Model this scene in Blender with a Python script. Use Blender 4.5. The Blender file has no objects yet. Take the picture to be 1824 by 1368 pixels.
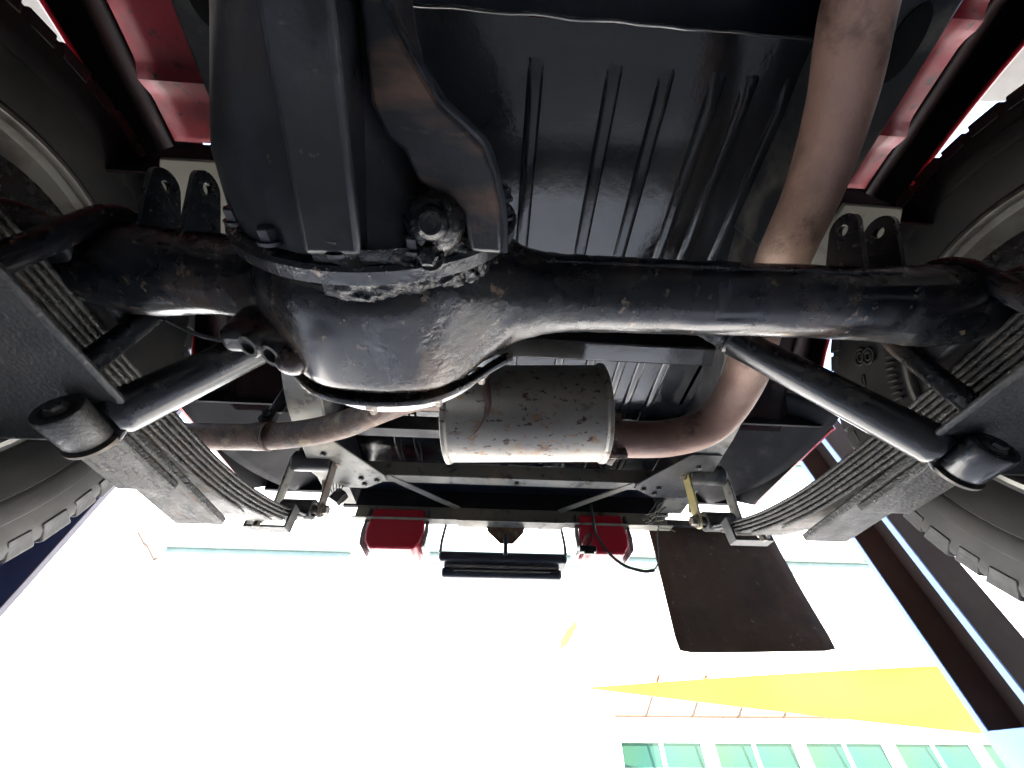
import bpy, bmesh, math, random
from mathutils import Vector, Matrix, noise
R = math.radians
random.seed(7)
scene = bpy.context.scene
COL = scene.collection

# ------------------------------------------------------------------ camera
CAM_Z = 1.55
cam = bpy.data.cameras.new('camera'); cam.sensor_width = 36.0; cam.lens = 13.0
cam.clip_start = 0.01; cam.clip_end = 3000
cam_o = bpy.data.objects.new('camera', cam); COL.objects.link(cam_o)
cam_o.location = (0, 0, CAM_Z); cam_o.rotation_euler = (R(90 + 47), 0, 0)
scene.camera = cam_o
cam.dof.use_dof = False

# ------------------------------------------------------------------ world + sun
SUN_EL, SUN_AZ = 60, 172        # azimuth measured from +y (rear) towards +x
sd = Vector((math.sin(R(SUN_AZ)) * math.cos(R(SUN_EL)), math.cos(R(SUN_AZ)) * math.cos(R(SUN_EL)), math.sin(R(SUN_EL))))
world = bpy.data.worlds.new('World'); scene.world = world; world.use_nodes = True
wn = world.node_tree
sky = wn.nodes.new('ShaderNodeTexSky'); sky.sky_type = 'NISHITA'; sky.sun_disc = False
sky.sun_elevation = R(SUN_EL); sky.sun_rotation = R(SUN_AZ)
sky.air_density = 1.0; sky.dust_density = 2.0; sky.ozone_density = 1.0
wn.links.new(sky.outputs[0], wn.nodes['Background'].inputs[0])
wn.nodes['Background'].inputs[1].default_value = 0.15
sun = bpy.data.lights.new('sun', 'SUN'); sun.energy = 4.5; sun.angle = R(0.5); sun.color = (1, .95, .87)
sun_o = bpy.data.objects.new('sun', sun); COL.objects.link(sun_o)
sun_o.rotation_euler = sd.to_track_quat('Z', 'Y').to_euler(); sun_o.location = (-6, 6, 14)
vs = scene.view_settings
scene.display_settings.display_device = 'sRGB'
vs.view_transform = 'Standard'; vs.look = 'None'; vs.gamma = 1; vs.use_curve_mapping = False
vs.exposure = 3.4

# ------------------------------------------------------------------ materials
def new_mat(name):
    m = bpy.data.materials.new(name); m.use_nodes = True
    return m, m.node_tree, m.node_tree.nodes['Principled BSDF']

def node(nt, t, **kw):
    n = nt.nodes.new(t)
    for k, v in kw.items(): setattr(n, k, v)
    return n

def noise_fac(nt, scale, lo, hi, detail=6, rough=.6, stretch=None, seed=0):
    tc = node(nt, 'ShaderNodeTexCoord')
    mp = node(nt, 'ShaderNodeMapping'); mp.inputs['Location'].default_value = (seed * 3.1, seed * 1.7, seed * .9)
    if stretch: mp.inputs['Scale'].default_value = stretch
    nt.links.new(tc.outputs['Object'], mp.inputs[0])
    n = node(nt, 'ShaderNodeTexNoise'); n.inputs['Scale'].default_value = scale
    n.inputs['Detail'].default_value = detail; n.inputs['Roughness'].default_value = rough
    nt.links.new(mp.outputs[0], n.inputs['Vector'])
    r = node(nt, 'ShaderNodeMapRange'); r.inputs['From Min'].default_value = lo; r.inputs['From Max'].default_value = hi
    nt.links.new(n.outputs[0], r.inputs['Value'])
    return r.outputs[0]

def mixc(nt, fac, a, b):
    m = node(nt, 'ShaderNodeMix'); m.data_type = 'RGBA'
    nt.links.new(fac, m.inputs['Factor'])
    for s, v in ((m.inputs['A'], a), (m.inputs['B'], b)):
        if isinstance(v, tuple): s.default_value = (*v, 1)
        else: nt.links.new(v, s)
    return m.outputs['Result']

def pbr(name, base, layers=(), rough=(.35, .6), rscale=20, metal=0., bump=(), spec=.5, coat=0., bmask=None):
    """layers: (colour, scale, lo, hi[, stretch]) painted over base; bump: (strength, scale, distance[, stretch])"""
    m, nt, p = new_mat(name)
    col = node(nt, 'ShaderNodeRGB'); col.outputs[0].default_value = (*base, 1); c = col.outputs[0]
    for i, L in enumerate(layers):
        f = noise_fac(nt, L[1], L[2], L[3], stretch=L[4] if len(L) > 4 else None, seed=i + 1)
        c = mixc(nt, f, c, L[0])
    nt.links.new(c, p.inputs['Base Color'])
    rf = noise_fac(nt, rscale, .3, .7, seed=9)
    rr = node(nt, 'ShaderNodeMapRange'); rr.inputs['To Min'].default_value = rough[0]; rr.inputs['To Max'].default_value = rough[1]
    nt.links.new(rf, rr.inputs['Value']); nt.links.new(rr.outputs[0], p.inputs['Roughness'])
    p.inputs['Metallic'].default_value = metal; p.inputs['Specular IOR Level'].default_value = spec
    p.inputs['Coat Weight'].default_value = coat
    prev = None
    bm_ = noise_fac(nt, *bmask, seed=31) if bmask else None
    for i, b in enumerate(bump):
        f = noise_fac(nt, b[1], .2, .8, detail=5, stretch=b[3] if len(b) > 3 else None, seed=20 + i)
        bn = node(nt, 'ShaderNodeBump'); bn.inputs['Strength'].default_value = b[0]; bn.inputs['Distance'].default_value = b[2]
        if bm_:
            mu_ = node(nt, 'ShaderNodeMath', operation='MULTIPLY'); mu_.inputs[1].default_value = b[0]; nt.links.new(bm_, mu_.inputs[0]); nt.links.new(mu_.outputs[0], bn.inputs['Strength'])
        nt.links.new(f, bn.inputs['Height'])
        if prev: nt.links.new(prev, bn.inputs['Normal'])
        prev = bn.outputs[0]
    if prev: nt.links.new(prev, p.inputs['Normal'])
    return m

M = {}
M['axle'] = pbr('oily black paint', (.009, .010, .012), [((.075, .046, .031), 6, .48, .70), ((.004, .004, .005), 13, .50, .62), ((.15, .11, .08), 80, .61, .70), ((.026, .028, .031), 26, .54, .66, (1, .3, .3)), ((.10, .068, .046), 11, .60, .70, (1, .5, .5))],
                (.10, .42), 16, bump=[(.7, 60, .003), (.3, 200, .001)], bmask=(8, .44, .66), spec=.6)
M['carrier'] = pbr('dull black casting paint', (.012, .0135, .016), [((.05, .033, .024), 6, .52, .74), ((.040, .045, .053), 5, .48, .66), ((.005, .005, .006), 18, .54, .66), ((.12, .085, .06), 90, .67, .74)],
                   (.26, .5), 12, bump=[(.3, 260, .001), (.25, 30, .003)], bmask=(7, .35, .65))
M['web'] = pbr('rust streaked casting paint', (.012, .0135, .016), [((.030, .033, .038), 5, .45, .65), ((.10, .06, .042), 16, .52, .66, (.5, 1.6, 1)), ((.15, .10, .075), 26, .64, .72, (.5, 2, 1))],
               (.28, .5), 14, bump=[(.3, 200, .001), (.3, 40, .002)])
M['grease'] = pbr('wet grease', (.003, .0028, .0026), [((.020, .014, .009), 70, .58, .70)], (.15, .4), 60, bump=[(.35, 150, .002), (.5, 45, .005)], spec=.5)
M['cover'] = pbr('bare steel cover', (.34, .36, .38), [((.03, .03, .03), 30, .52, .62), ((.2, .12, .06), 22, .58, .7)], (.25, .5), 30, metal=.7, bump=[(.3, 120, .001)])
M['floor'] = pbr('black undercoat', (.008, .0095, .011), [((.026, .024, .022), 5, .5, .75), ((.006, .007, .008), 11, .5, .68)],
                 (.10, .26), 7, bump=[(.06, 190, .0008), (.2, 14, .004)], spec=1.0)
M['rail'] = pbr('dirty chassis paint', (.016, .017, .019), [((.16, .15, .125), 10, .5, .75), ((.09, .05, .03), 28, .6, .72)], (.35, .6), 20, bump=[(.3, 160, .001)])
M['frame'] = pbr('worn grey chassis paint', (.17, .17, .155), [((.04, .035, .03), 34, .55, .66), ((.25, .23, .18), 9, .45, .7), ((.15, .075, .035), 60, .63, .72)],
                 (.35, .6), 24, metal=.15, bump=[(.25, 200, .0008)])
M['beige'] = pbr('dusty primer', (.22, .21, .17), [((.07, .06, .05), 30, .55, .68), ((.2, .19, .16), 8, .4, .7)], (.5, .75), 24, bump=[(.2, 200, .0008)])
M['leaf'] = pbr('pitted spring steel', (.014, .0138, .0135), [((.075, .066, .055), 70, .60, .74), ((.005, .005, .005), 30, .5, .62)],
                (.18, .42), 50, metal=.3, bump=[(.8, 330, .0014), (.4, 90, .0015)])
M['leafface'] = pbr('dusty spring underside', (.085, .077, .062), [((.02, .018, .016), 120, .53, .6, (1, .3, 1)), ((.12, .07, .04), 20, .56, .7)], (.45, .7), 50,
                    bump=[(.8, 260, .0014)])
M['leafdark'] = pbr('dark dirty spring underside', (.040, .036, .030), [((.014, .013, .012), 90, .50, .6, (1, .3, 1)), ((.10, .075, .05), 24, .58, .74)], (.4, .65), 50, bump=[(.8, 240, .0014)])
M['plate'] = pbr('dark spring plate', (.020, .0205, .022), [((.045, .042, .038), 12, .45, .7), ((.02, .02, .02), 40, .55, .68)], (.3, .5), 30, bump=[(.6, 260, .001)])
M['shock'] = pbr('satin black shock paint', (.012, .013, .015), [((.05, .045, .04), 20, .58, .75)], (.16, .32), 14, bump=[(.12, 220, .0006)], spec=.6)
M['shaft'] = pbr('grey shock tube', (.10, .11, .12), [((.02, .02, .02), 30, .55, .7)], (.2, .35), 20, metal=.5)
M['rust'] = pbr('brown exhaust rust', (.27, .160, .120), [((.36, .245, .185), 9, .48, .66), ((.085, .046, .036), 20, .55, .68), ((.46, .37, .25), 30, .65, .74), ((.16, .095, .075), 5, .48, .64)],
                (.38, .62), 30, metal=.25, bump=[(.5, 330, .0009), (.3, 70, .0015)])
M['rust2'] = pbr('dark scaly rust', (.13, .075, .052), [((.30, .24, .15), 26, .55, .7), ((.045, .03, .025), 18, .5, .66)], (.45, .7), 30, metal=.2,
                 bump=[(.7, 200, .0016)])
M['muffler'] = pbr('aluminised muffler steel', (.20, .188, .165), [((.14, .13, .12), 6, .4, .65), ((.20, .155, .10), 12, .58, .76), ((.16, .105, .06), 70, .56, .66, (.6, 1, 1)), ((.05, .030, .02), 110, .585, .645, (.7, 1, 1)), ((.09, .055, .04), 30, .60, .70, (.5, 1, 1))],
                   (.28, .5), 20, metal=.55, bump=[(.2, 40, .002), (.25, 220, .0006)])
M['stain'] = pbr('brown drip stain', (.085, .05, .042), [((.05, .03, .025), 40, .5, .65)], (.4, .6), 30)
M['flange'] = pbr('flaking rusty flange', (.09, .05, .036), [((.45, .36, .27), 90, .58, .66), ((.03, .02, .018), 40, .5, .66)], (.4, .7), 40, metal=.3, bump=[(1, 160, .003)])
M['zinc'] = pbr('yellow passivated zinc', (.50, .42, .18), [((.28, .25, .17), 24, .5, .68), ((.08, .07, .04), 60, .62, .7)], (.35, .55), 30, metal=.4, bump=[(.2, 200, .0006)])
M['steel'] = pbr('dull bolt steel', (.22, .20, .17), [((.08, .05, .035), 60, .5, .66)], (.35, .55), 60, metal=.6)
M['shackle'] = pbr('rusty shackle steel', (.13, .115, .10), [((.15, .08, .045), 40, .5, .68), ((.3, .29, .26), 24, .56, .72)], (.4, .6), 40, metal=.35, bump=[(.4, 200, .001)])
M['rubber'] = pbr('tyre rubber', (.013, .0125, .0115), [((.030, .027, .023), 9, .42, .72), ((.14, .10, .075), 15, .66, .76)], (.5, .72), 18, bump=[(.2, 260, .0006)], spec=.35)
M['tread'] = pbr('tread rubber', (.028, .027, .027), [((.06, .058, .056), 14, .45, .7)], (.55, .8), 20, bump=[(.4, 160, .001)], spec=.35)
M['rim'] = pbr('grey steel rim', (.17, .165, .145), [((.07, .065, .055), 16, .5, .7), ((.2, .1, .05), 40, .66, .76)], (.3, .5), 20, metal=.4, bump=[(.15, 120, .001)])
M['drum'] = pbr('greasy brake drum', (.014, .014, .014), [((.06, .055, .045), 60, .58, .7)], (.15, .4), 40, bump=[(.9, 130, .003)])
M['red'] = pbr('red body paint', (.22, .004, .014), [((.13, .012, .016), 14, .45, .70), ((.10, .05, .04), 9, .56, .78), ((.03, .006, .008), 50, .60, .68)], (.45, .7), 20, bump=[(.25, 150, .0008)], spec=.25)
M['redclean'] = pbr('red outer paint', (.42, .012, .022), [], (.2, .3), 10, coat=.4)
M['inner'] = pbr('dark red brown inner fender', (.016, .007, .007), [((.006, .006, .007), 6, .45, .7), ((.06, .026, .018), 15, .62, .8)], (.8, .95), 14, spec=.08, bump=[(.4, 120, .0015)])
M['rearblack'] = pbr('black rear valance', (.008, .008, .010), [((.03, .03, .033), 12, .58, .78)], (.5, .75), 10, spec=.2, bump=[(.2, 90, .001)])
M['navy'] = pbr('dark blue underside paint', (.010, .013, .026), [((.03, .035, .055), 10, .5, .75)], (.3, .5), 10, bump=[(.2, 90, .001)])
M['flap'] = pbr('brown black rubber flap', (.070, .042, .027), [((.085, .056, .04), 20, .5, .7), ((.04, .025, .018), 5, .5, .66), ((.20, .17, .14), 60, .65, .72)], (.5, .7), 20, bump=[(.4, 90, .0012)], spec=.3)
M['wire'] = pbr('black cable sheath', (.012, .012, .012), [], (.3, .45), 20)
M['thread'] = pbr('frayed pale tape', (.35, .34, .22), [((.1, .1, .08), 200, .45, .6)], (.6, .8), 60)
M['chrome'] = pbr('chromed plate holder', (.82, .82, .82), [], (.06, .14), 8, metal=1.0)
M['plateblk'] = pbr('dark blue black plastic', (.012, .015, .028), [((.03, .033, .05), 20, .5, .7)], (.3, .5), 10)
M['hole_disc'] = pbr('painted hole shade', (.008, .008, .008), [], (.7, .9), 10, spec=.1)  # near-black colour that stands for shade inside the holes
M['liftbrown'] = pbr('dark brown lift paint', (.036, .025, .016), [((.055, .040, .028), 6, .5, .75)], (.55, .75), 10, spec=.25, bump=[(.12, 120, .0008)])
M['liftblue'] = pbr('light blue lift paint', (.11, .20, .40), [((.13, .22, .40), 10, .4, .7)], (.45, .6), 10, bump=[(.15, 150, .0008)])
M['liftnavy'] = pbr('navy lift paint', (.030, .050, .105), [((.04, .062, .125), 8, .45, .7)], (.4, .55), 10, bump=[(.12, 150, .0008)])
M['liftgrey'] = pbr('grey lilac lift edge', (.09, .083, .095), [], (.45, .6), 10)
M['cable'] = pbr('greasy steel cable', (.30, .27, .22), [((.08, .07, .06), 60, .5, .62)], (.35, .5), 50, metal=.5)
M['white'] = pbr('white wall render', (.82, .82, .80), [((.78, .79, .78), 1.2, .4, .7)], (.7, .9), 6, bump=[(.2, 60, .002)])
M['whitemetal'] = pbr('white window frame', (.82, .82, .82), [], (.35, .5), 8)
M['tealtrim'] = pbr('weathered pale green trim', (.075, .115, .105), [((.10, .135, .125), 3, .4, .7), ((.03, .04, .035), 24, .60, .72)], (.4, .6), 10)
M['tan'] = pbr('tan awning steel', (.075, .045, .024), [((.05, .03, .017), 10, .5, .7)], (.45, .6), 10)
M['rope'] = pbr('yellow rope', (.75, .62, .12), [], (.6, .8), 60)
M['concrete'] = pbr('pale concrete', (.46, .45, .43), [((.38, .37, .355), .8, .4, .7), ((.28, .27, .26), 6, .58, .74)], (.7, .9), 6, bump=[(.3, 40, .003)])
M['sinkfloor'] = pbr('dark bounce cutting floor', (.09, .087, .083), [((.045, .043, .041), .9, .45, .7), ((.03, .03, .03), 5, .58, .74)], (.4, .7), 6)  # dark tone meant to swallow light bouncing up from below
M['roof'] = pbr('grey workshop roof sheet', (.22, .22, .22), [((.16, .15, .14), 2, .45, .7)], (.5, .7), 8)
M['twig'] = pbr('brown wooden stick', (.03, .016, .008), [], (.6, .8), 60)
# red lamp lens
m, nt, p = new_mat('red lamp lens'); p.inputs['Base Color'].default_value = (.36, .012, .028, 1); p.inputs['Roughness'].default_value = .22
p.inputs['Transmission Weight'].default_value = .0; p.inputs['IOR'].default_value = 1.45; M['lens'] = m
# clear lamp sleeve
m, nt, p = new_mat('clear plastic'); p.inputs['Base Color'].default_value = (.12, .09, .10, 1); p.inputs['Roughness'].default_value = .2
p.inputs['Transmission Weight'].default_value = .3; M['clear'] = m
# window glass: teal sun control glass
m, nt, p = new_mat('teal window glass'); p.inputs['Roughness'].default_value = .04; p.inputs['Metallic'].default_value = .25
f = noise_fac(nt, .7, .4, .65, detail=2); c = mixc(nt, f, (.03, .075, .05), (.022, .075, .065)); nt.links.new(c, p.inputs['Base Color']); M['glass'] = m
# shade sail: thin cloth that lets sunlight through
m, nt, p = new_mat('yellow sail cloth')
f = noise_fac(nt, .35, .35, .7, detail=1); c = mixc(nt, f, (.60, .36, .045), (.64, .42, .07)); nt.links.new(c, p.inputs['Base Color'])
p.inputs['Roughness'].default_value = .8
tr = node(nt, 'ShaderNodeBsdfTranslucent'); nt.links.new(c, tr.inputs[0]); mx = node(nt, 'ShaderNodeMixShader'); mx.inputs[0].default_value = .5
nt.links.new(p.outputs[0], mx.inputs[1]); nt.links.new(tr.outputs[0], mx.inputs[2])
nt.links.new(mx.outputs[0], nt.nodes['Material Output'].inputs[0]); M['sail'] = m

# ------------------------------------------------------------------ mesh helpers
class B:
    def __init__(s): s.bm = bmesh.new()
    def quadstrip(s, rings, closed=True, caps=True):
        vs_ = [[s.bm.verts.new(q) for q in ring] for ring in rings]
        n = len(vs_[0]); k = n if closed else n - 1
        for a, b in zip(vs_[:-1], vs_[1:]):
            for i in range(k):
                j = (i + 1) % n
                s.bm.faces.new((a[i], a[j], b[j], b[i]))
        if caps and closed:
            s.bm.faces.new(list(reversed(vs_[0]))); s.bm.faces.new(vs_[-1])
        return s
    def tube(s, pts, r, n=20, caps=True):
        P = [Vector(q) for q in pts]; rr = r if isinstance(r, (list, tuple)) else [r] * len(P)
        t = [(P[min(i + 1, len(P) - 1)] - P[max(i - 1, 0)]).normalized() for i in range(len(P))]
        up = Vector((0, 0, 1)) if abs(t[0].z) < .9 else Vector((0, 1, 0))
        u = t[0].cross(up).normalized(); rings = []
        for i, q in enumerate(P):
            u = (u - t[i] * u.dot(t[i])).normalized(); v = t[i].cross(u)
            rings.append([q + (u * math.cos(a) + v * math.sin(a)) * rr[i] for a in [2 * math.pi * k / n for k in range(n)]])
        return s.quadstrip(rings, True, caps)
    def lathe(s, origin, axis, prof, n=48, closed=False, caps=True):
        """prof: list of (distance along axis, radius)"""
        o = Vector(origin); ax = Vector(axis).normalized()
        u = ax.cross(Vector((0, 0, 1)) if abs(ax.z) < .9 else Vector((0, 1, 0))).normalized(); v = ax.cross(u)
        rings = [[o + ax * d + (u * math.cos(a) + v * math.sin(a)) * r for a in [2 * math.pi * k / n for k in range(n)]] for d, r in prof]
        if closed: rings.append(rings[0]); caps = False
        return s.quadstrip(rings, True, caps)
    def cyl(s, a, b, r, n=16): return s.tube([a, b], r, n)
    def prism(s, poly, vec):
        v = Vector(vec); a = [s.bm.verts.new(Vector(q)) for q in poly]; b = [s.bm.verts.new(Vector(q) + v) for q in poly]
        n = len(a)
        s.bm.faces.new(a); s.bm.faces.new(list(reversed(b)))
        for i in range(n): s.bm.faces.new((a[(i + 1) % n], a[i], b[i], b[(i + 1) % n]))
        return s
    def box(s, lo, hi, mat=None):
        x0, y0, z0 = lo; x1, y1, z1 = hi
        poly = [(x0, y0, z0), (x1, y0, z0), (x1, y1, z0), (x0, y1, z0)]
        if mat: 
            poly = [mat @ Vector(q) for q in poly]; v = mat.to_3x3() @ Vector((0, 0, z1 - z0))
        else: v = Vector((0, 0, z1 - z0))
        return s.prism(poly, v)
    def grid(s, f, nu, nv):
        g = [[s.bm.verts.new(f(i / nu, j / nv)) for j in range(nv + 1)] for i in range(nu + 1)]
        for i in range(nu):
            for j in range(nv): s.bm.faces.new((g[i][j], g[i + 1][j], g[i + 1][j + 1], g[i][j + 1]))
        return s
    def done(s, name, mat, parent=None, bevel=0., seg=2, smooth=35, thick=0., sub=0):
        bmesh.ops.remove_doubles(s.bm, verts=s.bm.verts, dist=1e-6)
        bmesh.ops.recalc_face_normals(s.bm, faces=s.bm.faces)
        me = bpy.data.meshes.new(name); s.bm.to_mesh(me); s.bm.free()
        mats = mat if isinstance(mat, (list, tuple)) else [mat]
        for q in mats: me.materials.append(M[q])
        if smooth:
            for f in me.polygons: f.use_smooth = True
            me.set_sharp_from_angle(angle=R(smooth))
        o = bpy.data.objects.new(name, me); COL.objects.link(o); o.parent = parent
        if thick:
            md = o.modifiers.new('thickness', 'SOLIDIFY'); md.thickness = thick; md.offset = 0
        if bevel:
            md = o.modifiers.new('bevel', 'BEVEL'); md.width = bevel; md.segments = seg; md.limit_method = 'ANGLE'; md.angle_limit = R(40)
        return o

def empty(name, loc=(0, 0, 0), rz=0., parent=None):
    o = bpy.data.objects.new(name, None); o.empty_display_size = .2; COL.objects.link(o)
    o.location = loc; o.rotation_euler = (0, 0, rz); o.parent = parent
    return o

def tag(o, label, cat, group=None):
    o['label'] = label; o['category'] = cat
    if group: o['group'] = group
    return o

def struct(o): o['kind'] = 'structure'; return o

def catmull(P, n=8):
    P = [Vector(p) for p in P]; out = []
    for i in range(len(P) - 1):
        a = P[max(i - 1, 0)]; b = P[i]; c = P[i + 1]; d = P[min(i + 2, len(P) - 1)]
        for k in range(n):
            t = k / n
            out.append(.5 * ((2 * b) + (c - a) * t + (2 * a - 5 * b + 4 * c - d) * t * t + (3 * b - a - 3 * c + d) * t ** 3))
    out.append(P[-1]); return out

def bolt_at(name, pos, axis, r, h, mat, parent, washer=True):
    b = B(); p_ = Vector(pos); a = Vector(axis).normalized()
    if washer: b.lathe(p_, a, [(0, r * 1.5), (h * .25, r * 1.5)], 16)
    b.lathe(p_, a, [(h * .25, r * 1.1), (h, r * 1.1), (h * 1.12, r * .85)], 6)
    return b.done(name, mat, parent, smooth=25)

def copy_tree(o, parent=None):
    c = o.copy(); COL.objects.link(c)
    if parent: c.parent = parent
    for ch in list(o.children): copy_tree(ch, c)
    return c

# ------------------------------------------------------------------ ground
g = B(); g.box((-600, -600, -.2), (600, 600, 0)); struct(g.done('ground', 'concrete', smooth=0))

# ------------------------------------------------------------------ white building across the yard
YAW = math.atan(.066)
bld = empty('white_building', (0, 9.66, 0), YAW); tag(bld, 'tall white rendered building with a row of teal windows across the yard', 'building')
wins = [(2.03 + i * 1.83, 3.70 + i * 1.83) for i in range(6)]
wz0, wz1 = .85, 2.10
b = B()
# wall built as pieces round the window openings
xs = [-24.0] + [v for w in wins for v in w] + [30.0]
for i in range(0, len(xs) - 1):
    if i % 2 == 0: b.box((xs[i], 0, 0), (xs[i + 1], .3, 9.2))
    else:
        b.box((xs[i], 0, 0), (xs[i + 1], .3, wz0)); b.box((xs[i], 0, wz1), (xs[i + 1], .3, 9.2))
b.box((-24, .3, 0), (30, 9, 9.0))
b.done('wall', 'white', bld, smooth=0)
B().box((-24.2, -.12, 9.2), (30.2, 9.2, 9.35)).done('parapet', 'white', bld, smooth=0)
proto = None
for (x0, x1) in wins:
    fw = .055
    if proto is None:
        b = B(); w = x1 - x0
        b.box((0, .03, wz0), (fw, .1, wz1)); b.box((w - fw, .03, wz0), (w, .1, wz1))
        b.box((fw, .03, wz1 - fw), (w - fw, .1, wz1)); b.box((fw, .03, wz0), (w - fw, .1, wz0 + fw))
        b.box((w / 2 - .035, .035, wz0 + fw), (w / 2 + .035, .095, wz1 - fw))
        b.box((fw, .04, wz1 - .44), (w / 2 - .035, .09, wz1 - .395)); b.box((w / 2 + .035, .04, wz1 - .44), (w - fw, .09, wz1 - .395))
        fr = b.done('window', 'whitemetal', bld, bevel=.004, smooth=0); fr.location.x = x0
        for (a0, a1) in ((fw, w / 2 - .035), (w / 2 + .035, w - fw)):
            B().box((a0 - .01, .058, wz0 + .03), (a1 + .01, .066, wz1 - .03)).done('pane', 'glass', fr, smooth=0)
        proto = fr
    else:
        c = copy_tree(proto, bld); c.location.x = x0
# weathered pale green strips high on the wall
for (x0, x1, z0, z1) in ((-8.4, -4.05, 5.30, 5.40), (-3.3, 9.62, 5.22, 5.46), (8.3, 12.0, 8.0, 8.55)):
    b = B(); b.box((x0, -.10, z0), (x1, 0.02, z1)); b.box((x0 - .05, -.16, z1), (x1 + .05, .02, z1 + .07)); b.done('wall_trim', 'tealtrim', bld, bevel=.01, smooth=0)
B().tube([(9.35, -.18, 5.55), (9.75, -.2, 5.62), (9.82, -.2, 5.2)], .05, 8).done('downpipe', 'tealtrim', bld)

# awning frame under the sail, fixed to the wall
aw = empty('awning_frame', (0, 0, 0)); tag(aw, 'thin tan awning frame with slanted notched rafters above the teal windows', 'awning')
def wall_y(x): return 9.66 + .066 * x
b = B(); b.tube([(2.0, wall_y(2.0) - .12, 2.42), (11.2, wall_y(11.2) - .12, 2.42)], .035, 10); b.done('rail', 'tan', aw)
for i in range(10):
    x = 2.62 + i * .93; y = wall_y(x) - .14
    b = B(); p0 = Vector((x, y, 2.40)); p1 = Vector((x + .22, y - .75, 2.95))
    b.tube([p0, p1], .024, 8)
    for k in range(7):
        q = p0.lerp(p1, .08 + k * .13); b.box((q.x - .014, q.y - .02, q.z + .012), (q.x + .014, q.y + .02, q.z + .045))
    b.done('rafter', 'tan', aw)

# ------------------------------------------------------------------ workshop and dark floor, unseen, added to block light from the front
wf = B().box((-7, -14, .004), (7, .55, .008)); struct(wf.done('light_sink_floor', 'sinkfloor', smooth=0))  # added dark sheet, cuts the bounce light under the car
ws = empty('shade_shed', (0, -14, 0)); tag(ws, 'open fronted grey workshop added unseen over the car to block light from the front', 'building')
B().box((-7, -.2, 0), (7, 0, 4.6)).done('wall', 'roof', ws, smooth=0)
for x in (-7.2, 7): B().box((x, 0, 0), (x + .2, 13.2, 4.6)).done('wall', 'roof', ws, smooth=0)
B().box((-7.3, -.3, 4.6), (7.3, 14.3, 4.75)).done('roof', 'roof', ws, smooth=0)

# ------------------------------------------------------------------ yellow shade sails
sl = empty('shade_sail', (1.354, 9.3, 2.79)); tag(sl, 'large yellow triangular shade sail stretched from the white wall towards the lift post', 'shade sail', None)
A = Vector((1.354, 9.3, 2.79)); Bp = Vector((7.9, 7.6, 2.88)); Cp = Vector((9.8, 9.4, 2.05))
def sailf(i, j):
    e = Bp.lerp(Cp, j); q = A.lerp(e, i)
    q.z -= .05 * math.sin(math.pi * i) * math.sin(math.pi * j)
    bow = .22 * math.sin(math.pi * i); q += (Bp.lerp(Cp, .5) - q) * 0
    q.z += (.5 - j) * .05 * math.sin(math.pi * i)
    return q - A
B().grid(sailf, 30, 14).done('cloth', 'sail', sl, thick=.003)
b = B(); b.tube([(-.02, .01, .0), (-.12, .06, .005), (-.16, .085, .0)], .016, 8); b.tube([(-.19, .1, .0), (-.24, .13, .02), (-.29, .16, 0), (-.24, .13, -.02), (-.19, .1, 0)], .008, 6)
b.tube([(-.29, .16, 0), (-.36, .42, 0)], .006, 6)
b.done('hook', 'steel', sl)
fl = empty('shade_sail', (1.03, 8.0, 3.43)); tag(fl, 'small folded yellow sail corner hanging on a thin yellow rope', 'shade sail')
def flapf(i, j): return Vector((-.16 + .34 * i, .02 * math.sin(6 * i), -.22 + .34 * i + (j - .5) * (.22 * (1 - abs(i - .45)))))
B().grid(flapf, 10, 6).done('cloth', 'sail', fl, thick=.004)
B().tube([(.18, 0, .13), (.45, .1, .62), (1.0, .05, 1.05)], .012, 6).done('rope', 'rope', fl)
B().tube([(-.17, 0, -.2), (-.26, .02, -.22)], .02, 6).done('hook', 'steel', fl)
st = B().tube([(-9.2, 8.9, 5.73), (-8.86, 8.9, 5.46), (-8.74, 8.9, 5.40), (-8.35, 8.9, 5.08)], .045, 8).done('stick', 'twig')
tag(st, 'thin brown stick hanging in front of the white wall', 'stick')

# ------------------------------------------------------------------ two lift posts
def lift_post(sx, x, y, faces, lab):
    """C-section column, open towards the car: web outside, flanges front and rear, lips at the opening"""
    col, lip, inner = faces
    root = empty('lift_post', (x, y, 0)); tag(root, lab, 'car lift', 'posts of the car lift')
    W, Dp, T, H = .135, .21, .010, 3.4
    b = B(); b.box((W - T, -Dp / 2, 0), (W, Dp / 2, H)); b.box((0, -Dp / 2, 0), (W - T, -Dp / 2 + T, H)); b.box((0, Dp / 2 - T, 0), (W - T, Dp / 2, H))
    o = b.done('column', col, root, bevel=.003)
    b = B(); b.box((-.006, -Dp / 2 - .002, .15), (.0, -Dp / 2 + .024, H - .001)); l1 = b.done('lip', lip, root, bevel=.002)
    b = B(); b.box((-.006, Dp / 2 - .020, .15), (.0, Dp / 2 + .002, H - .001)); l2 = b.done('lip', lip, root, bevel=.002)
    B().cyl((.045, -.045, .2), (.045, -.045, H - .02), .006, 10).done('cable', 'cable', root)
    b = B(); b.box((-.012, -.078, .95), (.12, .082, 1.655)); b.done('carriage', 'liftblue', root, bevel=.004)
    b = B(); b.box((-.22, -.30, 0), (.42, .30, .02)); b.done('base_plate', col, root)
    b = B(); b.cyl((-.06, -.02, 1.30), (-.06, -.02, 1.52), .045, 20)
    b.tube([(-.06, -.02, 1.44), (-.45, -.75, 1.44), (-.82, -2.0, 1.44)], .05, 4); b.cyl((-.82, -2.0, 1.46), (-.82, -2.0, 1.98), .035, 16)
    b.done('arm', 'liftnavy', root, bevel=.004)
    if sx < 0: root.scale = (-1, 1, 1)
    return root
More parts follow.
